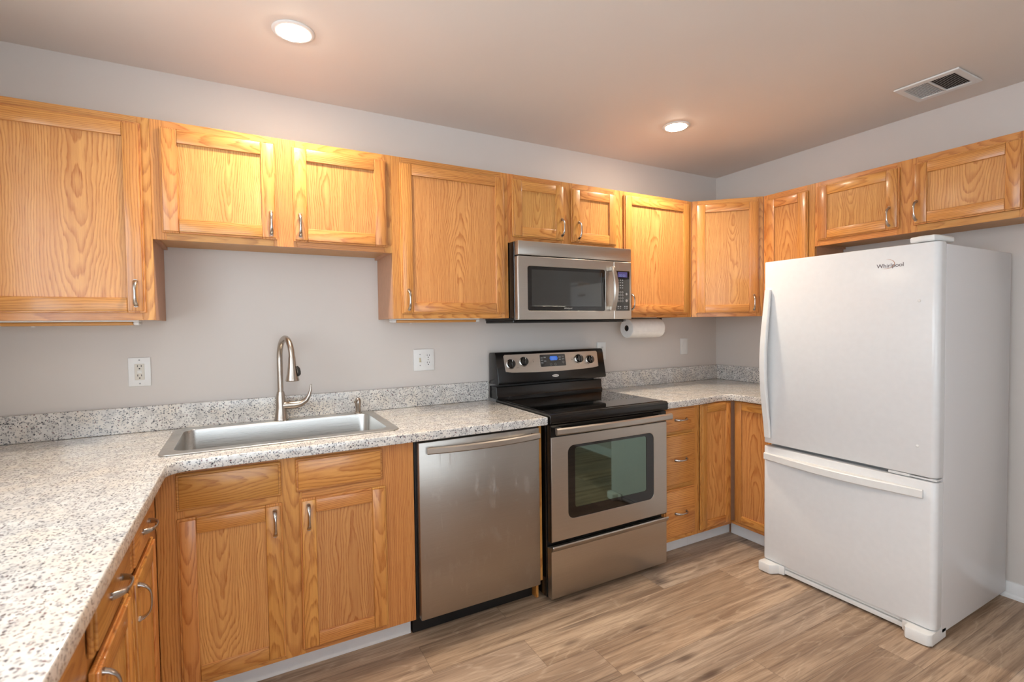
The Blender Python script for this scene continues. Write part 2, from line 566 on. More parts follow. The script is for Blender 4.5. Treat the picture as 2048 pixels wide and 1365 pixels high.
# ------------------------------------------------------------------ room shell
struct('floor', MB().box(XW - .15, .15, YR - .15, .15, -.1, 0, 0), M['floor'])
struct('ceiling', MB().box(XW - .15, .15, YR - .15, .15, H, H + .1, 0), M['ceil'])
struct('wall_back', MB().box(XW - .15, .15, 0, .12, 0, H, 0), M['wall'])
struct('wall_right', MB().box(0, .12, YR, 0, 0, H, 0), M['wall'])
w = MB()
wy0, wy1, wz0, wz1 = -3.40, -0.90, 1.02, 2.22
w.box(XW - .12, XW, wy1, 0, 0, H, 0).box(XW - .12, XW, YR, wy0, 0, H, 0)
w.box(XW - .12, XW, wy0, wy1, 0, wz0, 0).box(XW - .12, XW, wy0, wy1, wz1, H, 0)
struct('wall_left', w, M['wall'])
w = MB()
ax0, ax1, az0, az1 = -3.9, -1.9, .35, 2.25
w.box(XW, ax0, YR - .12, YR, 0, H, 0).box(ax1, 0, YR - .12, YR, 0, H, 0)
w.box(ax0, ax1, YR - .12, YR, 0, az0, 0).box(ax0, ax1, YR - .12, YR, az1, H, 0)
struct('wall_front', w, M['wall'])
def window(name, x0, x1, z0, z1, mat4, nm):  # windows out of view, added so fill light can enter the room
    f = MB(); f.M = mat4
    t = .05
    f.box(x0, x1, -.02, .06, z0, z0 + t).box(x0, x1, -.02, .06, z1 - t, z1)
    f.box(x0, x0 + t, -.02, .06, z0 + t, z1 - t).box(x1 - t, x1, -.02, .06, z0 + t, z1 - t)
    for k in range(1, nm):
        xm = x0 + (x1 - x0) * k / nm
        f.box(xm - .025, xm + .025, -.02, .06, z0 + t, z1 - t)
    o = struct(name, f, M['trim'])
    g = MB(); g.M = mat4
    g.box(x0 + t, x1 - t, .018, .022, z0 + t, z1 - t, 0)
    p = g.obj('added_window_pane', M['glass'], o, 0)
    return o
window('added_window_1', ax0, ax1, az0, az1, at(0, YR, 0) @ Matrix.Rotation(PI, 4, 'Z') @ at(-(ax0 + ax1) + 0, 0, 0) @ Matrix.Scale(1, 4), 3)
window('added_window_2', wy0, wy1, wz0, wz1, at(XW, 0, 0) @ Matrix.Rotation(PI / 2, 4, 'Z'), 2)
bb = MB()
bb.prism([(0, 0), (-.024, 0), (-.022, .012), (-.015, .020), (-.014, .062), (-.008, .074), (0, .076)], 'y', YR + .02, -.93)
struct('baseboard_right', bb, M['trim'], 30)

# ------------------------------------------------------------------ cabinet kit
def pull(parent, x, z, vertical=True, y=-.019, MM=None):
    """bow pull standing off the front face (front is -y)"""
    n = 22
    pts, rad = [], []
    for k in range(n + 1):
        t = -1 + 2 * k / n
        out = .027 * max(0.0, 1 - abs(t) ** 3.2) ** 0.72
        L = .046 * (t if abs(t) < .999 else math.copysign(1, t))
        pts.append((x, y - .0005 - out, z + L) if vertical else (x + L, y - .0005 - out, z))
        rad.append((.0042 + .0042 * t * t, .0028 + .0022 * t ** 4))
    m = MB(); m.M = MM
    m.tube(pts, rad, side=(1, 0, 0) if vertical else (0, 0, 1), n=12)
    for s in (-1, 1):
        if vertical:
            m.lathe([(.0075, -.004), (.0075, .0)], 'y', (x, y, z + s * .0445), 14)
        else:
            m.lathe([(.0075, -.004), (.0075, .0)], 'y', (x + s * .0445, y, z), 14)
    return m.obj('handle', M['pull'], parent, 50, 'satin nickel bow pull')

def door(parent, x0, x1, z0, z1, handle=None, fw=.056, MM=None, name='door', flat=True):
    m = MB(); m.M = MM
    e = .006
    # back lip (the small step round the edge), then the raised rails and stiles
    m.box(x0, x0 + fw, -.0125, -.0028, z0, z1, .002, 'z').box(x1 - fw, x1, -.0125, -.0028, z0, z1, .002, 'z')
    m.box(x0 + fw, x1 - fw, -.0125, -.0028, z0, z0 + fw, .002, 'x').box(x0 + fw, x1 - fw, -.0125, -.0028, z1 - fw, z1, .002, 'x')
    m.box(x0 + e, x0 + fw, -.019, -.0115, z0 + e, z1 - e, .0035, 'z', seg=2)
    m.box(x1 - fw, x1 - e, -.019, -.0115, z0 + e, z1 - e, .0035, 'z', seg=2)
    m.box(x0 + fw, x1 - fw, -.019, -.0115, z0 + e, z0 + fw, .0035, 'x', seg=2)
    m.box(x0 + fw, x1 - fw, -.019, -.0115, z1 - fw, z1 - e, .0035, 'x', seg=2)
    d = m.obj(name, M['oak'], parent)
    p = MB(); p.M = MM
    p.box(x0 + fw - .002, x1 - fw + .002, -.0095, -.003, z0 + fw - .002, z1 - fw + .002, 0, 'z', flat)
    p.obj('door_panel', M['oak_panel'], d, 0)
    if handle:
        pull(d, handle[0], handle[1], True, MM=MM)
    return d

def drawer(parent, x0, x1, z0, z1, handle=True, name='drawer'):
    m = MB()
    m.box(x0, x1, -.0125, -.0028, z0, z1, .003, 'x', True)
    m.box(x0 + .008, x1 - .008, -.019, -.0115, z0 + .008, z1 - .008, .004, 'x', True, seg=2)
    d = m.obj(name, M['oak'], parent)
    if handle:
        pull(d, (x0 + x1) / 2, (z0 + z1) / 2, False)
    return d

def frame(parent, W, z0, z1, openings_x, rails, MM=None):
    """face frame: openings_x = list of stile spans, rails = list of z spans"""
    m = MB(); m.M = MM
    for a, b in openings_x:
        m.box(a, b, 0, .019, z0, z1, .0008, 'z')
    st = sorted(openings_x)
    for (a0, b0), (a1, b1) in zip(st, st[1:]):
        for c, d in rails:
            m.box(b0, a1, 0, .019, c, d, .0008, 'x')
    return m.obj('face_frame', M['oak'], parent)

def carcass(parent, W, z0, z1, depth, wall=True):
    m = MB()
    t = .013
    m.box(0, t, .0192, depth, z0, z1, .0005).box(W - t, W, .0192, depth, z0, z1, .0005)
    m.box(t, W - t, .0192, depth, z1 - t, z1, .0005)
    zb = z0 + (.012 if wall else 0)
    b = MB(); b.box(t + .0002, W - t - .0002, .0194, depth - .0065, zb, zb + t, .0005)
    b.obj('bottom_panel', M['oak_edge'], parent, 0, 'pale wooden underside')
    m.box(t, W - t, depth - .006, depth - .002, zb + t, z1 - t, 0)
    return m.obj('carcass', M['oak_side'], parent, 0)

ZT, ZB = 2.137, 1.378
def wall_cabinet(label, loc, rot, W, z0, doors, stiles, group='oak wall cabinets', z1=ZT, depth=.298):
    r = thing('wall_cabinet', label, 'wall cabinet', (loc[0], loc[1], z0), rot, group)
    r2 = r
    zoff = -z0
    # local z measured from the cabinet's bottom
    frame(r, W, 0, z1 - z0, stiles, [(0, .034), (z1 - z0 - .040, z1 - z0)])
    carcass(r, W, 0, z1 - z0, depth)
    for (x0, x1, a, b, h) in doors:
        door(r, x0, x1, a + zoff, b + zoff, (h[0], h[1] + zoff) if h else None)
    return r

YF = -.300
def bx(x0):            # helper: world x -> local x of a back-wall cabinet
    return lambda x: x - x0

# 1 tall cabinet at the far left
q = bx(-4.108)
wall_cabinet('large oak wall cabinet at the far left with one wide door', (-4.108, YF), 0, 4.108 - 3.5125, ZB,
             [(q(-4.080), q(-3.538), 1.405, 2.110, (q(-3.567), 1.4775))], [(0, .038), (q(-3.5505), q(-3.5125))])
# 2 short double cabinet above the sink
q = bx(-3.5120)
wall_cabinet('short oak wall cabinet with two doors hung high above the sink', (-3.5120, YF), 0, 3.5120 - 2.5985, 1.685,
             [(q(-3.482), q(-3.084), 1.711, 2.110, (q(-3.1065), 1.777)), (q(-3.0215), q(-2.623), 1.709, 2.108, (q(-2.996), 1.777))],
             [(0, .044), (q(-3.098), q(-3.008)), (q(-2.638), q(-2.5985))])
# 3 single door left of the microwave
q = bx(-2.5980)
wall_cabinet('single door oak wall cabinet directly left of the microwave', (-2.5980, YF), 0, 2.5980 - 1.9845, ZB,
             [(q(-2.561), q(-2.008), 1.400, 2.111, (q(-2.529), 1.467))], [(0, .05), (q(-2.024), q(-1.9845))])
# 4 above the microwave
q = bx(-1.9840)
wall_cabinet('small two door oak wall cabinet sitting on top of the microwave', (-1.9840, YF), 0, 1.9840 - 1.2225, 1.776,
             [(q(-1.962), q(-1.634), 1.808, 2.112, (q(-1.653), 1.878)), (q(-1.582), q(-1.258), 1.804, 2.106, (q(-1.5375), 1.872))],
             [(0, .038), (q(-1.648), q(-1.568)), (q(-1.272), q(-1.2225))])
# 5 right of the microwave
q = bx(-1.2220)
wall_cabinet('single door oak wall cabinet right of the microwave above the paper towels', (-1.2220, YF), 0, 1.2220 - .6135, ZB,
             [(q(-1.197), q(-.646), 1.400, 2.115, (q(-1.148), 1.472))], [(0, .04), (q(-.655), q(-.6135))])
# 7 narrow, right wall
XR = -.302
wall_cabinet('narrow oak wall cabinet between the corner cabinet and the refrigerator cabinet', (XR, -.6030), -PI / 2, .3185, ZB,
             [(.024, .283, 1.400, 2.104, None)], [(0, .03), (.272, .3185)])
# 8 over the refrigerator
wall_cabinet('wide two door oak wall cabinet above the white refrigerator', (XR, -.9220), -PI / 2, .905, 1.7735,
             [(.018, .421, 1.803, 2.110, (.381, 1.868)), (.481, .870, 1.807, 2.106, (.496, 1.874))],
             [(0, .03), (.408, .494), (.858, .905)])
# 6 diagonal corner
def corner_wall_cabinet():
    A = Vector((-.6125, YF)); B = Vector((XR, -.6025))
    ang = math.atan2(B.y - A.y, B.x - A.x)
    L = (B - A).length
    r = thing('corner_wall_cabinet', 'diagonal oak corner wall cabinet with one door', 'wall cabinet', (A.x, A.y, ZB), ang, 'oak wall cabinets')
    h = ZT - ZB
    frame(r, L, 0, h, [(.004, .040), (L - .046, L - .004)], [(0, .03), (h - .036, h)])
    inv = Matrix.Rotation(-ang, 2)
    def loc(x, y):
        v = inv @ (Vector((x, y)) - A)
        return (v.x, v.y)
    poly = [(.014, .0195), (L - .014, .0195), loc(XR + .0005, -.6022), loc(-.002, -.6022), loc(-.002, -.002), loc(-.6122, -.002), loc(-.6122, YF + .0005)]
    m = MB(); m.prism(poly, 'z', .012, h - .001)
    m.obj('carcass', M['oak_side'], r, 0)
    x0, x1 = .028, L - .030
    d = door(r, x0, x1, 1.400 - ZB, 2.112 - ZB, (x1 - .028, 1.466 - ZB))
corner_wall_cabinet()

# ------------------------------------------------------------------ base cabinets
YB, XB = -.600, -.600
ZU = .868
def toe(parent, x0, x1, y=.077, MM=None, z=.098):
    m = MB(); m.M = MM
    m.box(x0, x1, y, y + .012, .001, z, .0005)
    return m.obj('toe_kick', M['trim'], parent, 0, 'white toe kick board')

def base_carcass(parent, W, depth):
    m = MB(); t = .016
    m.box(0, t, .0192, depth, .10, ZU, .0005).box(W - t, W, .0192, depth, .10, ZU, .0005)
    m.box(t, W - t, .0192, depth, .10, .10 + t, .0005)
    m.box(t, W - t, depth - .008, depth, .10 + t, ZU, 0)
    m.box(.0, W, .089, depth, .001, .0995, 0)
    return m.obj('carcass', M['oak_side'], parent, 0)

# sink base
x0 = -3.4925; q = bx(x0)
r = thing('sink_base_cabinet', 'oak base cabinet under the sink with two doors and two false drawer fronts', 'base cabinet', (x0, YB, 0), 0, 'oak base cabinets')
W = -2.6085 - x0
frame(r, W, .10, ZU, [(.0, q(-3.412)), (q(-3.125), q(-3.042)), (q(-2.748), W)], [(.10, .140), (.688, .736), (.842, ZU)])
base_carcass(r, W, .595)
toe(r, .0, W - .002)
drawer(r, q(-3.434), q(-3.112), .724, .851, False, 'false_drawer_front')
drawer(r, q(-3.0625), q(-2.740), .726, .852, False, 'false_drawer_front')
door(r, q(-3.434), q(-3.1095), .120, .697, (q(-3.1355), .629))
door(r, q(-3.051), q(-2.728), .122, .697, (q(-3.0215), .629))

# left run, facing +x
XF = -3.4935
def left_run(label, y0, y1, parts, stiles):
    """y0 (nearer the camera) .. y1; local x runs towards the back wall"""
    r = thing('base_cabinet', label, 'base cabinet', (XF, y0, 0), PI / 2, 'oak base cabinets')
    W = y1 - y0
    frame(r, W, .10, ZU, [(a - y0, b - y0) for a, b in stiles], [(.10, .140), (.690, .740), (.842, ZU)])
    base_carcass(r, W, .612)
    toe(r, 0, W)
    for (a, b, hs) in parts:
        a -= y0; b -= y0
        drawer(r, a, b, .728, .851, True)
        door(r, a, b, .120, .702, (a + .028 if hs < 0 else b - .028, .640))
    return r
left_run('left side oak base cabinet nearest the sink, two drawers over two doors', -1.4630, -.6010,
         [(-1.066, -.740, -1), (-1.430, -1.112, -1)], [(-1.463, -1.415), (-1.125, -1.055), (-.755, -.601)])
left_run('left side oak base cabinet nearest the camera, partly cut by the frame', -2.330, -1.4640,
         [(-1.830, -1.497, -1), (-2.300, -1.880, 1)], [(-2.330, -2.285), (-1.895, -1.815), (-1.512, -1.464)])

# drawer base right of the range
x0 = -1.2085; q = bx(x0)
r = thing('drawer_base_cabinet', 'narrow oak base cabinet with three drawers right of the range', 'base cabinet', (x0, YB, 0), 0, 'oak base cabinets')
W = -.9055 - x0
frame(r, W, .10, ZU, [(0, .04), (W - .045, W)], [(.10, .135), (.398, .424), (.705, .735), (.855, ZU)])
base_carcass(r, W, .595)
toe(r, 0, W)
for a, b in ((.729, .863), (.424, .712), (.127, .402)):
    drawer(r, q(-1.184), q(-.939), a, b)

# corner base with an L of two hinged doors
r = thing('corner_base_cabinet', 'oak corner base cabinet whose two doors meet in the inner corner', 'base cabinet', (-.905, YB, 0), 0, 'oak base cabinets')
q = bx(-.905)
m = MB()
m.prism([(.0, .0192), (.3045, .0192), (.3045 + .0192, 0), (.3045 + .0192, -.3045), (.9025, -.3045), (.9025, .597), (0, .597)], 'z', .10, ZU - .001)
m.prism([(.001, .090), (.396, .090), (.396, -.304), (.9020, -.304), (.9020, .596), (.001, .596)], 'z', .001, .0995)
m.obj('carcass', M['oak_side'], r, 0)
m = MB()
m.box(0, .016, 0, .019, .10, ZU, .0008, 'z').box(.016, .3045, 0, .019, .10, .118, .0008, 'x').box(.016, .3045, 0, .019, .858, ZU, .0008, 'x')
m.box(.305, .324, -.3045, 0, .10, .118, .0008, 'y').box(.305, .324, -.3045, 0, .858, ZU, .0008, 'y')
m.box(.305, .324, -.3045, -.288, .118, .858, .0008, 'z')
m.obj('face_frame', M['oak'], r)
door(r, .014, .278, .122, .862, None, .050)
MM = at(.305, 0, 0) @ Matrix.Rotation(-PI / 2, 4, 'Z')
door(r, .027, .288, .122, .862, None, .050, MM)
toe(r, .0, .382, .077)
toe(r, .0770 * 0 + -.065, .3045, .077, MM)

# panel between dishwasher and range
m = MB()
m.box(-1.9915, -1.9775, -.600, -.01, .105, ZU - .001, .001, 'z').box(-1.9915, -1.9775, -.560, -.49, .001, .105, .001, 'z')
tag(m.obj('end_panel', M['oak']), 'thin upright oak panel between the dishwasher and the range', 'panel')

# ------------------------------------------------------------------ worktops
ZC = .9065
def arc(cx, cy, r, a0, a1, n=8):
    return [(cx + r * math.cos(math.radians(a0 + (a1 - a0) * k / n)), cy + r * math.sin(math.radians(a0 + (a1 - a0) * k / n))) for k in range(n + 1)]
YC = -.654
XL = -3.4494
sx0, sx1, sy0, sy1 = -3.449, -2.690, -.520, -.108     # sink bowl opening
outer = [(XW + .003, -.003), (-1.9745, -.003), (-1.9745, YC)] + \
        list(arc(XL + .060, YC - .060, .060, 90, 180)) + [(XL, -2.36), (XW + .003, -2.36)]
hole = rrect(sx0 - .012, sx1 + .012, sy0 - .012, sy1 + .012, .05)
m = MB(); m.add_mesh(filled([outer, hole], (ZC - .8685) / 2, .004), at(0, 0, (ZC + .8685) / 2))
ct = m.obj('countertop', M['granite'], None, 40)
tag(ct, 'speckled grey granite worktop with the sink set in it', 'countertop', 'speckled granite worktops')
b = MB(); b.box(XW + .003, -1.9745, -.022, -.002, ZC + .0004, 1.0157, .002)
b.obj('backsplash', M['granite'], ct, 40)
xr = -.622
outer = [(-.003, -.003), (-.003, -.9045), (xr, -.9045)] + \
        list(arc(xr - .115, YC + .0 - .060, .115, 0, 90)) + [(-1.2085, -.600 - 0.0)]
outer = [(-1.2085, -.003), (-1.2085, -.640)] + \
        [(-1.0, -.640), (-.86, -.632), (-.76, -.612), (-.69, -.612), (-.645, -.636), (-.628, -.69), (-.632, -.80), (-.640, -.9045)] + [(-.003, -.9045), (-.003, -.003)]
m = MB(); m.add_mesh(filled([outer], (ZC - .8685) / 2, .004), at(0, 0, (ZC + .8685) / 2))
ct = m.obj('countertop', M['granite'], None, 40)
tag(ct, 'granite worktop in the right corner, between range and refrigerator', 'countertop', 'speckled granite worktops')
b = MB(); b.box(-1.2085, -.003, -.022, -.002, ZC + .0004, 1.0157, .002)
b.obj('backsplash', M['granite'], ct, 40)
b = MB(); b.box(-.022, -.002, -.9045, -.0225, ZC + .0004, 1.0157, .002)
b.obj('backsplash', M['granite'], ct, 40)

# ------------------------------------------------------------------ sink, faucet, soap pump
def sink():
    r = thing('kitchen_sink', 'wide stainless steel single bowl sink set into the worktop', 'sink', (0, 0, ZC))
    ro = rrect(-3.489, -2.650, -.566, -.046, .035, 6)
    ri = rrect(sx0, sx1, sy0, sy1, .045, 8)
    m = MB(); m.add_mesh(filled([ro, ri], .0025, .0015), at(0, 0, .0032))
    m.obj('rim', M['steel_sink'], r, 40)
    m = MB()
    # bowl as stacked rounded rings, with wall thickness
    def ring(ins, z, rr):
        return [Vector((x, y, z)) for x, y in rrect(sx0 + ins, sx1 - ins, sy0 + ins, sy1 - ins, rr, 8)]
    levels = [(-.004, .0052, .047), (.000, .0035, .045), (.002, -.006, .045), (.005, -.155, .045), (.010, -.175, .043), (.025, -.190, .035), (.06, -.196, .03)]
    t = bmesh.new()
    R = [[t.verts.new(p) for p in ring(*l)] for l in levels]
    n = len(R[0])
    for A, B in zip(R, R[1:]):
        for k in range(n):
            t.faces.new((A[k], A[(k + 1) % n], B[(k + 1) % n], B[k]))
    t.faces.new(R[-1])
    bmesh.ops.recalc_face_normals(t, faces=t.faces)
    bmesh.ops.reverse_faces(t, faces=t.faces)
    m._merge(t)
    bowl = m.obj('bowl', M['steel_sink'], r, 50)
    sol = bowl.modifiers.new('thickness', 'SOLIDIFY'); sol.thickness = .0012; sol.offset = -1
    m = MB(); m.lathe([(.045, 0), (.045, .003), (.032, .004), (.030, -.004 + .005)], 'z', (-3.07, -.31, -.1955), 28)
    m.obj('drain', M['chrome'], r, 40)
sink()

def faucet():
    bx_, by_ = -3.075, -.080
    r = thing('faucet', 'tall brushed nickel pull-down faucet with a curved side lever', 'faucet', (bx_, by_, ZC + .0062))
    m = MB()
    m.lathe([(.030, 0), (.030, .006), (.0275, .012), (.0225, .060), (.0195, .115), (.0160, .130), (.0160, .133)], 'z', n=28)
    m.obj('base', M['nickel'], r, 40)
    pts = [(0, 0, .131), (0, 0, .20), (0, 0, .27)]
    R = .072
    d = Vector((.30, -1)).normalized()
    cz = .290
    for k in range(0, 15):
        a = PI - k * (PI * .97) / 14
        s = R + R * math.cos(a); z = cz + R * 1.28 * math.sin(a)
        pts.append((d.x * s, d.y * s, z))
    m = MB(); m.tube(pts, [.0128] * len(pts), n=18)
    m.obj('spout', M['nickel'], r, 60)
    hx, hy = pts[-1][0], pts[-1][1]; hz = pts[-1][2]
    m = MB()
    m.lathe([(.0130, .004), (.0140, .0), (.0145, -.002), (.0175, -.040), (.0235, -.078), (.0275, -.098), (.0285, -.103), (.0270, -.106), (.0225, -.104)], 'z', (hx, hy, hz), 28)
    hd = m.obj('spray_head', M['nickel'], r, 50)
    m = MB(); m.lathe([(.0215, -.1035), (.0215, -.100)], 'z', (hx, hy, hz), 24)
    m.obj('nozzle', M['slot'], hd, 40)
    m = MB(); m.lathe([(.0095, -.107), (.0095, -.1036)], 'z', (hx, hy, hz), 20)
    m.obj('aerator', M['chrome'], hd, 40)
    m = MB()
    bpts = [(hx + .0195, hy - .008, hz - .040), (hx + .0245, hy - .010, hz - .050), (hx + .0275, hy - .011, hz - .065), (hx + .0275, hy - .011, hz - .076), (hx + .0240, hy - .010, hz - .084)]
    m.tube(bpts, [(.004, .003), (.008, .006), (.009, .006), (.008, .006), (.004, .003)], side=(0.4, 1, 0), n=12)
    m.obj('spray_button', M['slot'], hd, 60, 'black spray button')
    m = MB()
    lz = .068
    lp = [(.0, 0, lz), (.035, -.004, lz + .001), (.060, -.006, lz), (.085, -.008, lz + .004), (.108, -.009, lz + .018), (.122, -.009, lz + .040), (.129, -.008, lz + .065), (.131, -.008, lz + .092)]
    m.tube(lp, [(.020, .020), (.0195, .0195), (.018, .018), (.0155, .0155), (.0125, .012), (.0105, .009), (.009, .006), (.005, .0035)], side=(0, 1, 0), n=18)
    m.obj('lever', M['nickel'], r, 60)
faucet()
m = MB()
m.lathe([(.019, 0), (.019, .004), (.0125, .007), (.0130, .030), (.0150, .046), (.0150, .060), (.0125, .071), (.004, .078)], 'z', (0, 0, 0), 24)
r = thing('soap_dispenser', 'small nickel soap pump on the back rim of the sink', 'soap dispenser', (-2.727, -.082, ZC + .0062))
m.obj('pump_body', M['nickel'], r, 40)
m = MB(); m.tube([(0, 0, .062), (-.010, -.012, .063), (-.019, -.024, .059)], [.0075, .0070, .0055], n=12)
m.obj('nozzle', M['nickel'], r, 60)

# ------------------------------------------------------------------ dishwasher
def dishwasher():
    x0, x1 = -2.594, -2.007
    r = thing('dishwasher', 'stainless steel dishwasher between the sink cabinet and the range', 'dishwasher', (x0, -.63, 0))
    q = bx(x0)
    m = MB(); m.box(-.011, x1 - x0 + .011, .036, .600, .101, ZU - .002, .001)
    m.obj('tub', M['blackmat'], r, 0, 'black tub and side seal')
    m = MB(); m.box(-.010, x1 - x0 + .010, .100, .59, .002, .0995, .001)
    m.obj('kick_plate', M['blackmat'], r, 0, 'black kick plate')
    m = MB(); m.box(0, x1 - x0, 0, .034, .103, .856, .004, seg=2)
    d = m.obj('door', M['steel_door'], r, 40)
    pts = []; 
    L0, L1 = .030, x1 - x0 - .012
    for k in range(25):
        t = k / 24
        pts.append((L0 + (L1 - L0) * t, -.022 - .030 * (1 - (2 * t - 1) ** 2), .8235))
    m = MB(); m.sweep_rect(pts, .0145, .006, (0, 0, 1), .005)
    for t in (pts[1], pts[-2]):
        m.box(t[0] - .012, t[0] + .012, t[1], .002, .812, .835, .002)
    m.obj('handle', M['steel_x'], d, 40, 'bowed steel bar handle')
dishwasher()

# ------------------------------------------------------------------ range
def make_range():
    x0, x1 = -1.9665, -1.2115
    W = x1 - x0
    r = thing('electric_range', 'stainless steel and black electric range with a glass cooktop', 'range', (x0, -.66, 0))
    m = MB(); m.box(.0, W, .040, .640, .025, .868, .002)
    m.obj('body', M['black'], r, 0, 'black body side')
    for fx in (.03, W - .07):
        for fy in (.075, .56):
            m = MB(); m.lathe([(.018, 0.001), (.018, .012), (.008, .014), (.008, .026)], 'z', (fx + .02, fy, 0), 16)
            m.obj('foot', M['blackmat'], r, 40)
    # cooktop
    m = MB()
    m.prism([(-.004, .872), (-.008, .880), (-.008, .908), (-.002, .9165), (.012, .918), (.560, .918), (.560, .870), (.0, .870)], 'x', -.001, W + .001, .001)
    ck = m.obj('cooktop', M['black'], r, 30)
    m = MB(); m.box(.012, W - .012, .016, .555, .9182, .9205, .001)
    m.obj('glass_top', M['glassblack'], ck, 0)
    # back guard: lower riser and leaning console box
    m = MB()
    m.prism([(.545, .919), (.545, .930), (.552, .940), (.556, .985), (.552, .990), (.640, .990), (.640, .919)], 'x', .001, W - .001, .001)
    g = m.obj('backguard', M['black'], r, 30)
    m = MB()
    yb0, yt0 = .515, .553          # leaning front: bottom, top
    m.prism([(yb0 + .012, 1.003), (yb0 + .003, 1.006), (yb0, 1.016), (yt0 - .004, 1.172), (yt0 + .006, 1.184), (yt0 + .02, 1.186), (.630, 1.182), (.635, 1.17), (.635, 1.003)], 'x', -.006, W + .006, .004, seg=2)
    cs = m.obj('console', M['black'], r, 30)
    lean = math.atan2(yt0 - .004 - yb0, 1.172 - 1.016)
    def face(x, z, out=0.0):        # local placement on the leaning console face
        y = yb0 + (z - 1.016) * math.tan(lean)
        return at(x, y - out, z) @ Matrix.Rotation(-lean, 4, 'X')
    q = bx(x0)
    zc = 1.120
    # stainless fascia with a sagging lower edge
    a, b = .042, W - .044
    up = [(a + .008, .052), (b - .008, .052), (b, .044)]
    lo = [(b - .004 + .004 * 0, -.046)] + [(b - (b - a) * k / 14, -.050 - .010 * math.sin(PI * k / 14)) for k in range(1, 14)] + [(a + .006, -.046), (a, .044)]
    me = filled([[(x - 0, z) for x, z in up + lo]], .0015, .0008)
    m = MB(); m.add_mesh(me, face(0, zc, .0012) @ FRONT)
    m.obj('fascia', M['steel_x'], cs, 40, 'stainless control fascia')
    for kx, kz in ((.083, 1.117), (.170, 1.127), (.563, 1.127), (.645, 1.119)):
        T = face(kx, kz, .003)
        m = MB(); m.M = T
        m.lathe([(.0285, .001), (.0285, -.004), (.026, -.006)], 'y', n=28)
        k = m.obj('knob_ring', M['chrome'], cs, 40, 'bright ring round a knob')
        m = MB(); m.M = T
        m.lathe([(.0245, -.0062), (.0235, -.018), (.021, -.0215)], 'y', n=28)
        m.box(-.0045, .0045, -.026, -.021, -.021, .021, .002)
        m.obj('knob', M['glassblack'], cs, 40, 'black control knob')
        m = MB(); m.M = T
        m.box(-.0016, .0016, -.0268, -.0262, .012, .021, 0)
        m.obj('knob_mark', M['white'], cs, 0)
    T = face(.373, 1.127, .0035)
    m = MB(); m.add_mesh(filled([rrect(-.090, .090, -.036, .036, .006)], .0012, .0006), T @ FRONT)
    m.obj('control_screen', M['glassblack'], cs, 40, 'black touch panel')
    m = MB(); m.add_mesh(filled([[(-.028, 0), (-.022, .013), (.024, .013), (.031, 0), (.024, -.013), (-.022, -.013)]], .0003), T @ at(.004, -.0016, .012) @ FRONT)
    m.obj('display', M['blue'], cs, 0, 'lit blue display')
    m = MB()
    for k, dx in enumerate((-.012, -.002, .012)):
        for (u0, u1, v0, v1) in ((-.003, .003, .006, .0072), (-.003, .003, -.0072, -.006), (-.0035, -.0023, -.007, .007), (.0023, .0035, -.007, .007)):
            m.M = T @ at(.004 + dx, -.0021, .012)
            m.box(u0, u1, -.0002, 0, v0, v1, 0)
    m.obj('display_digits', M['digit'], cs, 0)
    for (u, v, rr) in ((-.018, -.024, .0075), (.014, -.024, .0075), (.072, -.014, .007)):
        m = MB(); m.M = T
        m.lathe([(rr, -.0016), (rr, -.0012), (rr - .0016, -.0012), (rr - .0016, -.0016), (rr, -.0016)], 'y', (u, 0, v), 20, cap=False)
        m.obj('touch_key', M['grey'], cs, 0)
    for (u, v) in ((-.078, .018), (-.078, .004), (-.078, -.012), (-.056, .020), (-.056, -.002), (.050, .018), (.050, .004), (.074, .022), (.074, .006)):
        m = MB(); m.M = T
        m.box(u - .008, u + .007, -.0016, -.0012, v - .0035, v + .002, 0)
        m.obj('touch_key', M['grey'], cs, 0)
    T = face(0, 1.127, .0029)
    for (u, v, w_) in ((.118, -.046 + .012, .012), (.604, -.030, .012)):
        m = MB(); m.M = T
        m.box(u, u + w_ * 1.6, -.0003, 0, v, v + .0015, 0)
        m.obj('printed_mark', M['inkdark'], cs, 0)
    for u in (.236, .512):
        m = MB(); m.M = T
        m.box(u - .002, u + .002, -.0003, 0, -.006, .0, 0); m.box(u - .007, u + .007, -.0003, 0, .006, .0075, 0)
        m.obj('printed_mark', M['inkdark'], cs, 0)
    T = face(.378, 1.036, .0022)
    m = MB(); m.add_mesh(filled([[(.024 * math.cos(2 * PI * k / 32), .0085 * math.sin(2 * PI * k / 32)) for k in range(32)]], .002, .0012), T @ FRONT)
    bd = m.obj('badge', M['chrome'], cs, 40, 'oval chrome badge')
    m = MB(); m.add_mesh(text_mesh('Whirlpool', .0085), T @ at(0, -.0022, .0005) @ FRONT)
    m.obj('badge_lettering', M['inkdark'], cs, 0)
    # oven door
    m = MB(); m.box(.006, W - .002, .004, .038, .300, .866, .002)
    od = m.obj('oven_door', M['black'], r, 0)
    wx0, wx1, wz0, wz1 = .102, .659, .400, .758
    me = filled([[(.006, .306), (W - .002, .306), (W - .002, .807), (.006, .807)], rrect(wx0, wx1, wz0, wz1, .035, 8)], .003, .0015)
    m = MB(); m.add_mesh(me, at(0, .003, 0) @ FRONT)
    m.obj('door_skin', M['steel_x'], od, 40, 'brushed stainless door skin')
    me = filled([rrect(wx0 + .0005, wx1 - .0005, wz0 + .0005, wz1 - .0005, .034, 8), rrect(.144, .607, .451, .751 - .006, .014, 6)], .0012, .0006)
    m = MB(); m.add_mesh(me, at(0, .0025, 0) @ FRONT)
    m.obj('window_frame', M['glassblack'], od, 40, 'black glass border of the oven window')
    m = MB(); m.box(.142, .609, .0029, .0038, .449, .747, 0)
    m.obj('window_glass', M['oven_glass'], od, 0, 'dark reflective oven glass')
    m = MB()
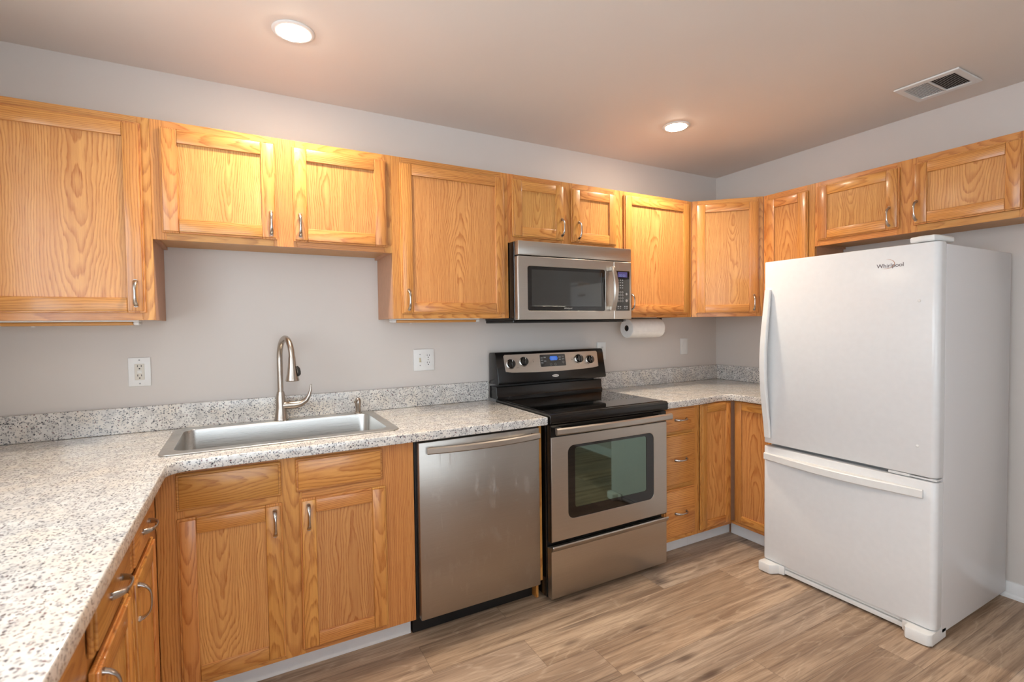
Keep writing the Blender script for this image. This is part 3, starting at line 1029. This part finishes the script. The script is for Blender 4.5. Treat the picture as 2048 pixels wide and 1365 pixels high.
    pts = [(.010 + (W - .016) * k / 20, -.040 - .010 * math.sin(PI * k / 20), .8415) for k in range(21)]
    m.sweep_rect(pts, .0165, .009, (0, 0, 1), .006)
    for k in (1, 19):
        m.box(pts[k][0] - .016, pts[k][0] + .016, pts[k][1], .0045, .828, .852, .003)
    m.obj('handle', M['steel_x'], od, 40, 'full width steel bar handle')
    # storage drawer
    m = MB()
    m.prism([(.004, .030), (.002, .034), (.002, .258), (-.012, .272), (-.016, .284), (-.012, .289), (.010, .276), (.038, .272), (.038, .030)], 'x', .004, W - .002, .001)
    m.obj('storage_drawer', M['steel_x'], r, 30, 'stainless storage drawer with a rolled lip')
make_range()

# ------------------------------------------------------------------ microwave
def microwave():
    x0, x1 = -1.979, -1.2235
    W = x1 - x0; yf = -.400
    r = thing('microwave', 'stainless over-the-range microwave hung below the small cabinet', 'microwave', (x0, yf, 1.352))
    zo = -1.352
    q = bx(x0)
    m = MB(); m.box(-.002, W - .002, .042, .397, 1.367 + zo, 1.7745 + zo, .002)
    m.obj('body', M['black'], r, 0, 'black housing')
    m = MB(); m.box(.0, W - .004, .062, .395, 0, 1.3668 + zo, .003)
    m.obj('bottom_plate', M['blackmat'], r, 0)
    m = MB(); m.box(.0, W, .0, .0415, 1.701 + zo, 1.7745 + zo, .004, seg=2)
    m.obj('vent_cover', M['steel_x'], r, 40, 'stainless strip above the door')
    wx0, wx1, wz0, wz1 = q(-1.925), q(-1.416), 1.414 + zo, 1.646 + zo
    xs_ = q(-1.3545)
    m = MB(); m.box(.0, xs_, .008, .0412, 1.368 + zo, 1.696 + zo, .002)
    dr = m.obj('door', M['steel_x'], r, 0)
    me = filled([rrect(0, xs_, 1.368 + zo, 1.696 + zo, .003, 2), rrect(wx0, wx1, wz0, wz1, .012, 6)], .004, .0015)
    m = MB(); m.add_mesh(me, at(0, .004, 0) @ FRONT)
    m.obj('door_skin', M['steel_x'], dr, 40)
    me = filled([rrect(wx0 + .0005, wx1 - .0005, wz0 + .0005, wz1 - .0005, .012, 6), rrect(q(-1.900), q(-1.440), 1.439 + zo, 1.629 + zo, .003, 3)], .0012, .0006)
    m = MB(); m.add_mesh(me, at(0, .0025, 0) @ FRONT)
    m.obj('window_frame', M['glassblack'], dr, 40, 'black glass border of the window')
    m = MB(); m.box(q(-1.9015), q(-1.4385), .003, .0042, 1.4375 + zo, 1.6305 + zo, 0)
    m.obj('window_glass', M['micro_glass'], dr, 0, 'dark grey window glass')
    m = MB(); m.add_mesh(text_mesh('Whirlpool', .0125), at(q(-1.672), .0009, 1.4275 + zo) @ FRONT)
    m.obj('badge_lettering', M['inklight'], dr, 0)
    hx = q(-1.376)
    pts = [(hx, -.018 - .030 * math.sin(PI * (k / 20)) ** .9, 1.418 + zo + .246 * k / 20) for k in range(21)]
    m = MB(); m.sweep_rect(pts, .0145, .0055, (1, 0, 0), .004)
    for k in (1, 19):
        m.box(hx - .013, hx + .011, pts[k][1], .001, pts[k][2] - .012, pts[k][2] + .012, .003)
    m.obj('handle', M['steel_x'], dr, 40, 'bowed vertical steel handle')
    m = MB(); m.box(xs_ + .0015, W, .0, .0412, 1.368 + zo, 1.696 + zo, .002)
    cp = m.obj('control_panel', M['steel_x'], r, 0)
    m = MB(); m.add_mesh(filled([rrect(q(-1.340), q(-1.2385), 1.416 + zo, 1.645 + zo, .003, 3)], .001, .0005), at(0, -.0003, 0) @ FRONT)
    m.obj('keypad_panel', M['glassblack'], cp, 40, 'black glass keypad')
    m = MB(); m.box(q(-1.326), q(-1.256), -.0019, -.0014, 1.608 + zo, 1.638 + zo, 0)
    m.obj('display', M['violet'], cp, 0, 'violet lit display')
    m = MB()
    for k, dx in enumerate((.010, .021, .036, .047)):
        bx_ = q(-1.326) + dx
        for (u0, u1, v0, v1) in ((0, .007, .011, .012), (0, .007, .0, .001), (0, .001, 0, .012), (.006, .007, 0, .012)):
            m.box(bx_ + u0, bx_ + u1, -.0022, -.002, 1.612 + zo + v0, 1.612 + zo + v1, 0)
    m.obj('display_digits', M['digit'], cp, 0)
    def key(f, *a):
        m = MB(); f(m, *a)
        m.obj('key', M['grey'], cp, 0)
    kx = [q(-1.324), q(-1.308), q(-1.292)]
    for zz in (1.592, 1.577, 1.562, 1.548):
        for u in kx:
            key(lambda m: m.box(u - .0045, u + .0045, -.0018, -.0014, zz + zo - .003, zz + zo + .002, 0))
    for zz in (1.522, 1.505, 1.488, 1.471):
        for u in kx:
            key(lambda m: m.lathe([(.0062, -.0018), (.0062, -.0014), (.0046, -.0014), (.0046, -.0018), (.0062, -.0018)], 'y', (u, 0, zz + zo), 14, cap=False)
                .box(u - .001, u + .001, -.0018, -.0014, zz + zo - .0025, zz + zo + .0025, 0))
    for u in (q(-1.324), q(-1.308), q(-1.276), q(-1.260)):
        key(lambda m: m.box(u - .005, u + .005, -.0018, -.0014, 1.436 + zo, 1.443 + zo, 0).box(u - .004, u + .004, -.0018, -.0014, 1.4275 + zo, 1.4305 + zo, 0))
    key(lambda m: m.lathe([(.0072, -.0018), (.0072, -.0014)], 'y', (q(-1.262), 0, 1.512 + zo), 18))
    key(lambda m: m.lathe([(.0085, -.0018), (.0085, -.0014)], 'y', (q(-1.262), 0, 1.474 + zo), 18))
microwave()

# ------------------------------------------------------------------ refrigerator (faces -x)
def refrigerator():
    r = thing('refrigerator', 'large white bottom-freezer refrigerator standing at the right wall', 'refrigerator', (-.757, -.917, 0), -PI / 2)
    W = .761
    m = MB(); m.box(.002, W, .062, .730, .030, 1.652, .004, seg=2)
    m.obj('body', M['enamel_side'], r, 40, 'white textured cabinet')
    def slab(name, z0, z1):
        m = MB()
        prof = [(0, .056), (0, .012)] + arc(.012, .012, .012, 180, 270, 5) + arc(W - .024, .024, .024, 270, 360, 8) + [(W, .056)]
        m.prism(prof, 'z', z0, z1, .005, seg=2)
        return m.obj(name, M['enamel'], r, 40)
    d = slab('refrigerator_door', .690, 1.660)
    f = slab('freezer_door', .056, .672)
    m = MB(); m.box(.012, W - .012, .0565, .0615, .05, 1.655, 0)
    m.obj('door_gasket', M['grey'], r, 0, 'grey door gasket')
    # vertical handle
    n = 28
    m = MB(); pts = []; ht = []
    for k in range(n + 1):
        t = k / n
        b = math.sin(PI * t) ** 1.3
        pts.append((.028, -.008 - .040 * b, .723 + .787 * t)); ht.append(.0075 + .004 * b)
    m.sweep_rect(pts, .0170, ht, (1, 0, 0), .004)
    # web that closes the grip's outer edge against the door
    for k in range(n):
        pass
    m.prism([(-.001, .725)] + [(p[1], p[2]) for p in pts] + [(-.001, 1.508)], 'x', .012, .019)
    m.obj('handle', M['white'], d, 40, 'long bowed vertical grip')
    m = MB(); pts = []; ht = []
    for k in range(n + 1):
        t = k / n
        b = math.sin(PI * t) ** 1.2
        pts.append((.011 + .706 * t, -.008 - .034 * b, .619)); ht.append(.0075 + .003 * b)
    m.sweep_rect(pts, .0185, ht, (0, 0, 1), .004)
    m.prism([(.013, -.001)] + [(p[0], p[1]) for p in pts] + [(.715, -.001)], 'z', .628, .636)
    m.obj('handle', M['white'], f, 40, 'long bowed horizontal grip')
    # hinge cover on top, middle hinge
    m = MB(); m.prism([(.655, .012), (.700, -.002), (.742, .002), (.752, .030), (.752, .150), (.735, .168), (.690, .168), (.672, .120), (.655, .05)], 'z', 1.663, 1.688, .007, seg=3)
    m.obj('hinge_cover', M['white'], r, 40)
    m = MB(); m.box(.585, .665, .006, .050, .676, .687, .001).box(.665, W - .003, .008, .060, .677, .684, .001)
    m.lathe([(.012, 0), (.012, .010)], 'z', (W - .022, .022, .676), 16)
    m.obj('middle_hinge', M['white'], r, 40)
    for z in (1.421, .816):
        m = MB(); m.lathe([(.006, -.003), (.0045, -.0045), (.0, -.005)][:2], 'y', (.695, 0, z), 16)
        m.obj('hole_plug', M['white'], d, 40)
    # feet and grille
    m = MB(); m.prism([(.0, .10), (.0, -.040)] + arc(.012, -.038, .010, 180, 270, 4) + [(.066, -.048), (.076, -.036), (.090, -.004), (.115, .004), (.115, .10)], 'z', .003, .052, .006, seg=2)
    m.obj('foot_cover', M['white'], r, 40)
    m = MB(); m.prism([(W, .10), (W, -.020)] + arc(W - .022, -.020, .022, 0, -80, 5) + [(.678, -.048), (.670, -.040), (.668, -.004), (.645, .004), (.645, .10)], 'z', .003, .052, .006, seg=2)
    m.obj('foot_cover', M['white'], r, 40)
    m = MB(); m.box(.100, .660, .012, .030, .010, .030, .002).box(.100, .660, .020, .034, .034, .050, .001)
    m.obj('toe_grille', M['white'], r, 0)
    # lettering
    m = MB(); m.add_mesh(text_mesh('Whirlpool', .0245), at(.5875, -.0004, 1.578) @ FRONT)
    m.obj('brand_lettering', M['ink'], d, 0, 'small grey brand lettering')
    m = MB()
    cv = [(.574 + .030 * math.cos(math.radians(a)) * 1.0, -.0006, 1.586 + .020 * math.sin(math.radians(a))) for a in range(-110, 95, 8)]
    m.tube(cv, [.0002 + .0009 * math.sin(PI * k / (len(cv) - 1)) for k in range(len(cv))], n=6)
    m.obj('brand_swoosh', M['inkorange'], d, 0, 'thin orange arc in the lettering')
refrigerator()

# ------------------------------------------------------------------ wall plates
def duplex_slots(m, x, z, s=1.0):
    m.box(x - .0075 * s, x - .0052 * s, -.0085, -.0078, z + .001, z + .0095 * s, 0)
    m.box(x + .0052 * s, x + .0075 * s, -.0085, -.0078, z + .0015, z + .0088 * s, 0)
    m.lathe([(.0027, -.0085), (.0027, -.0078)], 'y', (x, 0, z - .0062), 12)

def plate(x, z, w, h, label, name='wall_outlet', cat='outlet'):
    r = thing(name, label, cat, (x, -.001, z), 0, 'white wall plates')
    m = MB(); m.box(-w / 2, w / 2, -.006, 0, -h / 2, h / 2, .0025, seg=2)
    m.obj('cover_plate', M['white'], r, 40)
    return r
def screws(r, pts):
    m = MB()
    for x, z in pts:
        m.lathe([(.0030, -.0072), (.0030, -.0058)], 'y', (x, 0, z), 12)
    m.obj('screws', M['grey'], r, 40)
def receptacle_pair(r, x):
    for s in (1, -1):
        m = MB()
        oc = [(x + .0165 * math.cos(a), s * .0195 + max(-.0135, min(.0135, .0165 * math.sin(a)))) for a in [2 * PI * k / 32 for k in range(32)]]
        m.add_mesh(filled([oc], .001, .0004), at(0, -.0066, 0) @ FRONT)
        o = m.obj('socket', M['white'], r, 40)
        m = MB(); duplex_slots(m, x, s * .0195)
        m.obj('socket_slots', M['slot'], o, 0)
r = plate(-3.611, 1.1625, .078, .122, 'white outlet with rectangular insert on the wall left of the faucet')
m = MB(); m.box(-.0170, .0170, -.0078, -.005, -.0340, .0340, .001)
o = m.obj('socket_insert', M['offwhite'], r, 0, 'off white rectangular insert')
m = MB(); duplex_slots(m, 0, .020); duplex_slots(m, 0, -.020)
m.obj('socket_slots', M['slot'], o, 0)
m = MB(); m.box(-.008, .008, -.0088, -.0076, .001, .0055, .0005).box(-.008, .008, -.0088, -.0076, -.0060, -.0015, .0005)
m.obj('test_buttons', M['white'], o, 0)
screws(r, [(0, .050), (0, -.050)])
r = plate(-2.356, 1.157, .117, .117, 'wide white plate with a toggle switch and an outlet, left of the range')
m = MB(); m.box(-.028, -.018, -.0068, -.0055, -.0125, .0125, .0004)
m.obj('switch_slot', M['ivory'], r, 0)
m = MB(); m.prism([(-.005, -.002), (-.005, .006), (-.016, -.009), (-.014, -.012)], 'x', -.0262, -.0198)
m.obj('toggle', M['ivory'], r, 0, 'ivory switch toggle')
receptacle_pair(r, .023)
screws(r, [(-.023, .030), (-.023, -.030), (.023, 0)])
r = plate(-1.129, 1.161, .072, .117, 'white outlet partly hidden behind the right end of the range')
receptacle_pair(r, 0); screws(r, [(0, 0)])
r = plate(-.357, 1.1675, .072, .117, 'narrow white switch plate on the wall near the corner', 'wall_switch', 'switch')
m = MB(); m.box(-.0165, .0165, -.0078, -.005, -.0335, .0335, .001)
m.obj('rocker', M['white'], r, 0)
screws(r, [(0, .022), (0, -.022)])

# ------------------------------------------------------------------ paper towels
r = thing('paper_towel_holder', 'black bracket holding the paper towel roll under the cabinet', 'paper towel holder', (-.90, -.15, ZB - .001))
m = MB(); m.box(-.165, .165, -.012, .012, -.0035, 0, .001)
m.obj('mounting_plate', M['blackmat'], r, 40)
m = MB()
m.box(.154, .162, -.012, .012, -.074, -.0037, .002)
m.obj('arm', M['blackmat'], r, 40)
m = MB(); m.lathe([(.0165, -.128), (.0165, .1535)], 'x', (0, 0, -.0665), 20)
m.obj('rod', M['blackmat'], r, 40)
m = MB(); m.box(-.162, -.154, -.010, .010, -.022, -.0037, .002)
m.obj('end_tab', M['grey'], r, 40, 'short grey tab')
r = thing('paper_towel_roll', 'white paper towel roll hanging under the cabinet right of the microwave', 'paper towel', (-.90, -.15, 1.3105))
m = MB()
R = .0615
m.lathe([(.020, -.140), (R - .002, -.140), (R, -.138), (R, .138), (R - .002, .140), (.020, .140), (.020, -.140)], 'x', n=48, cap=False)
m.obj('roll', M['paper'], r, 40)
m = MB(); m.lathe([(.0195, -.1385), (.0195, .1385), (.0180, .1385), (.0180, -.1385), (.0195, -.1385)], 'x', n=32, cap=False)
m.obj('core', M['card'], r, 40, 'brown cardboard core')
m = MB()
pts = [(0, -math.sin(a) * (R + .0008), -math.cos(a) * (R + .0008)) for a in [math.radians(d) for d in range(70, -1, -7)]] + [(0, .010, -R - .0022), (0, .020, -R - .0035)]
m.sweep_rect(pts, .139, .0004, (1, 0, 0))
m.obj('loose_sheet', M['paper'], r, 40)

# ------------------------------------------------------------------ under-cabinet lamps
for (a, b, lab) in ((-4.000, -3.578, 'slim white lamp bar under the large cabinet at the left'),
                    (-2.575, -2.105, 'slim white lamp bar under the cabinet left of the microwave')):
    r = thing('under_cabinet_light', lab, 'light', ((a + b) / 2, -.16, ZB + .0115), 0, 'under cabinet lamps')
    L = (b - a) / 2
    m = MB(); m.box(-L, L, -.035, .035, -.016, 0, .002)
    m.obj('housing', M['white'], r, 0)
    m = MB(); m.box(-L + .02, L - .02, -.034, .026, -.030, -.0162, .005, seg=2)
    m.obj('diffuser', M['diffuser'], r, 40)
    m = MB(); m.box(-L, -L + .0195, -.034, .030, -.029, -.0162, .003).box(L - .0195, L, -.034, .030, -.029, -.0162, .003)
    m.obj('end_cap', M['white'], r, 0)
    m = MB(); m.lathe([(.006, -.034), (.006, -.0302)], 'z', (-L + .10, 0, 0), 14)
    m.obj('switch_knob', M['white'], r, 40)

# ------------------------------------------------------------------ ceiling lamps and vent
def downlight(x, y, label):
    r = thing('recessed_ceiling_light', label, 'ceiling light', (x, y, H - .001), 0, 'recessed ceiling lights')
    m = MB(); m.lathe([(.056, -.001), (.056, -.005), (.060, -.0060), (.070, -.0045), (.0745, -.0015), (.0745, 0), (.056, 0)], 'z', n=48, cap=False)
    m.obj('trim_ring', M['white'], r, 40)
    m = MB(); m.lathe([(.0555, -.0055), (.054, -.0075), (.044, -.0100), (.024, -.0118), (.004, -.0122)], 'z', n=48)
    m.obj('lens', M['lamp'], r, 0, 'glowing lens')
    l = bpy.data.lights.new('downlight_beam', 'AREA')
    l.shape = 'DISK'; l.size = .105; l.energy = LAMP_WATT; l.color = LAMP_COLOR; l.spread = math.radians(122)
    o = bpy.data.objects.new('downlight_beam', l); COL.objects.link(o)
    o.location = (x, y, H - .016)
downlight(-3.027, -.573, 'lit recessed ceiling light above the sink, left of the two')
downlight(-1.055, -.585, 'lit recessed ceiling light near the corner, right of the two')
downlight(-3.027, -2.75, 'added lit recessed ceiling light, unseen behind the camera on the left')  # extra lamp out of view, added for warm fill

def vent():
    x0, x1, y0, y1 = -.449, -.203, -1.620, -1.374
    r = thing('ceiling_vent', 'white metal ceiling vent with two banks of louvers', 'vent', ((x0 + x1) / 2, (y0 + y1) / 2, H - .001))
    X = (x1 - x0) / 2; Y = (y1 - y0) / 2
    ix, iy = .090, .097
    m = MB()
    out_ = [(-X, -Y), (X, -Y), (X, Y), (-X, Y)]
    m.add_mesh(filled([out_, [(-ix, -iy), (ix, -iy), (ix, -.003), (-ix, -.003)], [(-ix, .003), (ix, .003), (ix, iy), (-ix, iy)]], .004, .002), at(0, 0, -.005))
    m.obj('vent_frame', M['white'], r, 40)
    m = MB(); m.box(-ix - .005, ix + .005, -iy - .005, iy + .005, -.0009, -.0002, 0)
    m.obj('duct', M['slot'], r, 0)
    for s in (-1, 1):
        m = MB()
        n = 12
        for k in range(n):
            yc = s * (.003 + (iy - .003) * (k + .5) / n)
            h = .0019 if s < 0 else .0006
            m.prism([(yc - h * s, -.0020), (yc - h * s + .0011, -.0020), (yc + h * s + .0011, -.0062), (yc + h * s, -.0062)], 'x', -ix, ix)
        m.obj('louver_bank', M['white'], r, 0)
vent()
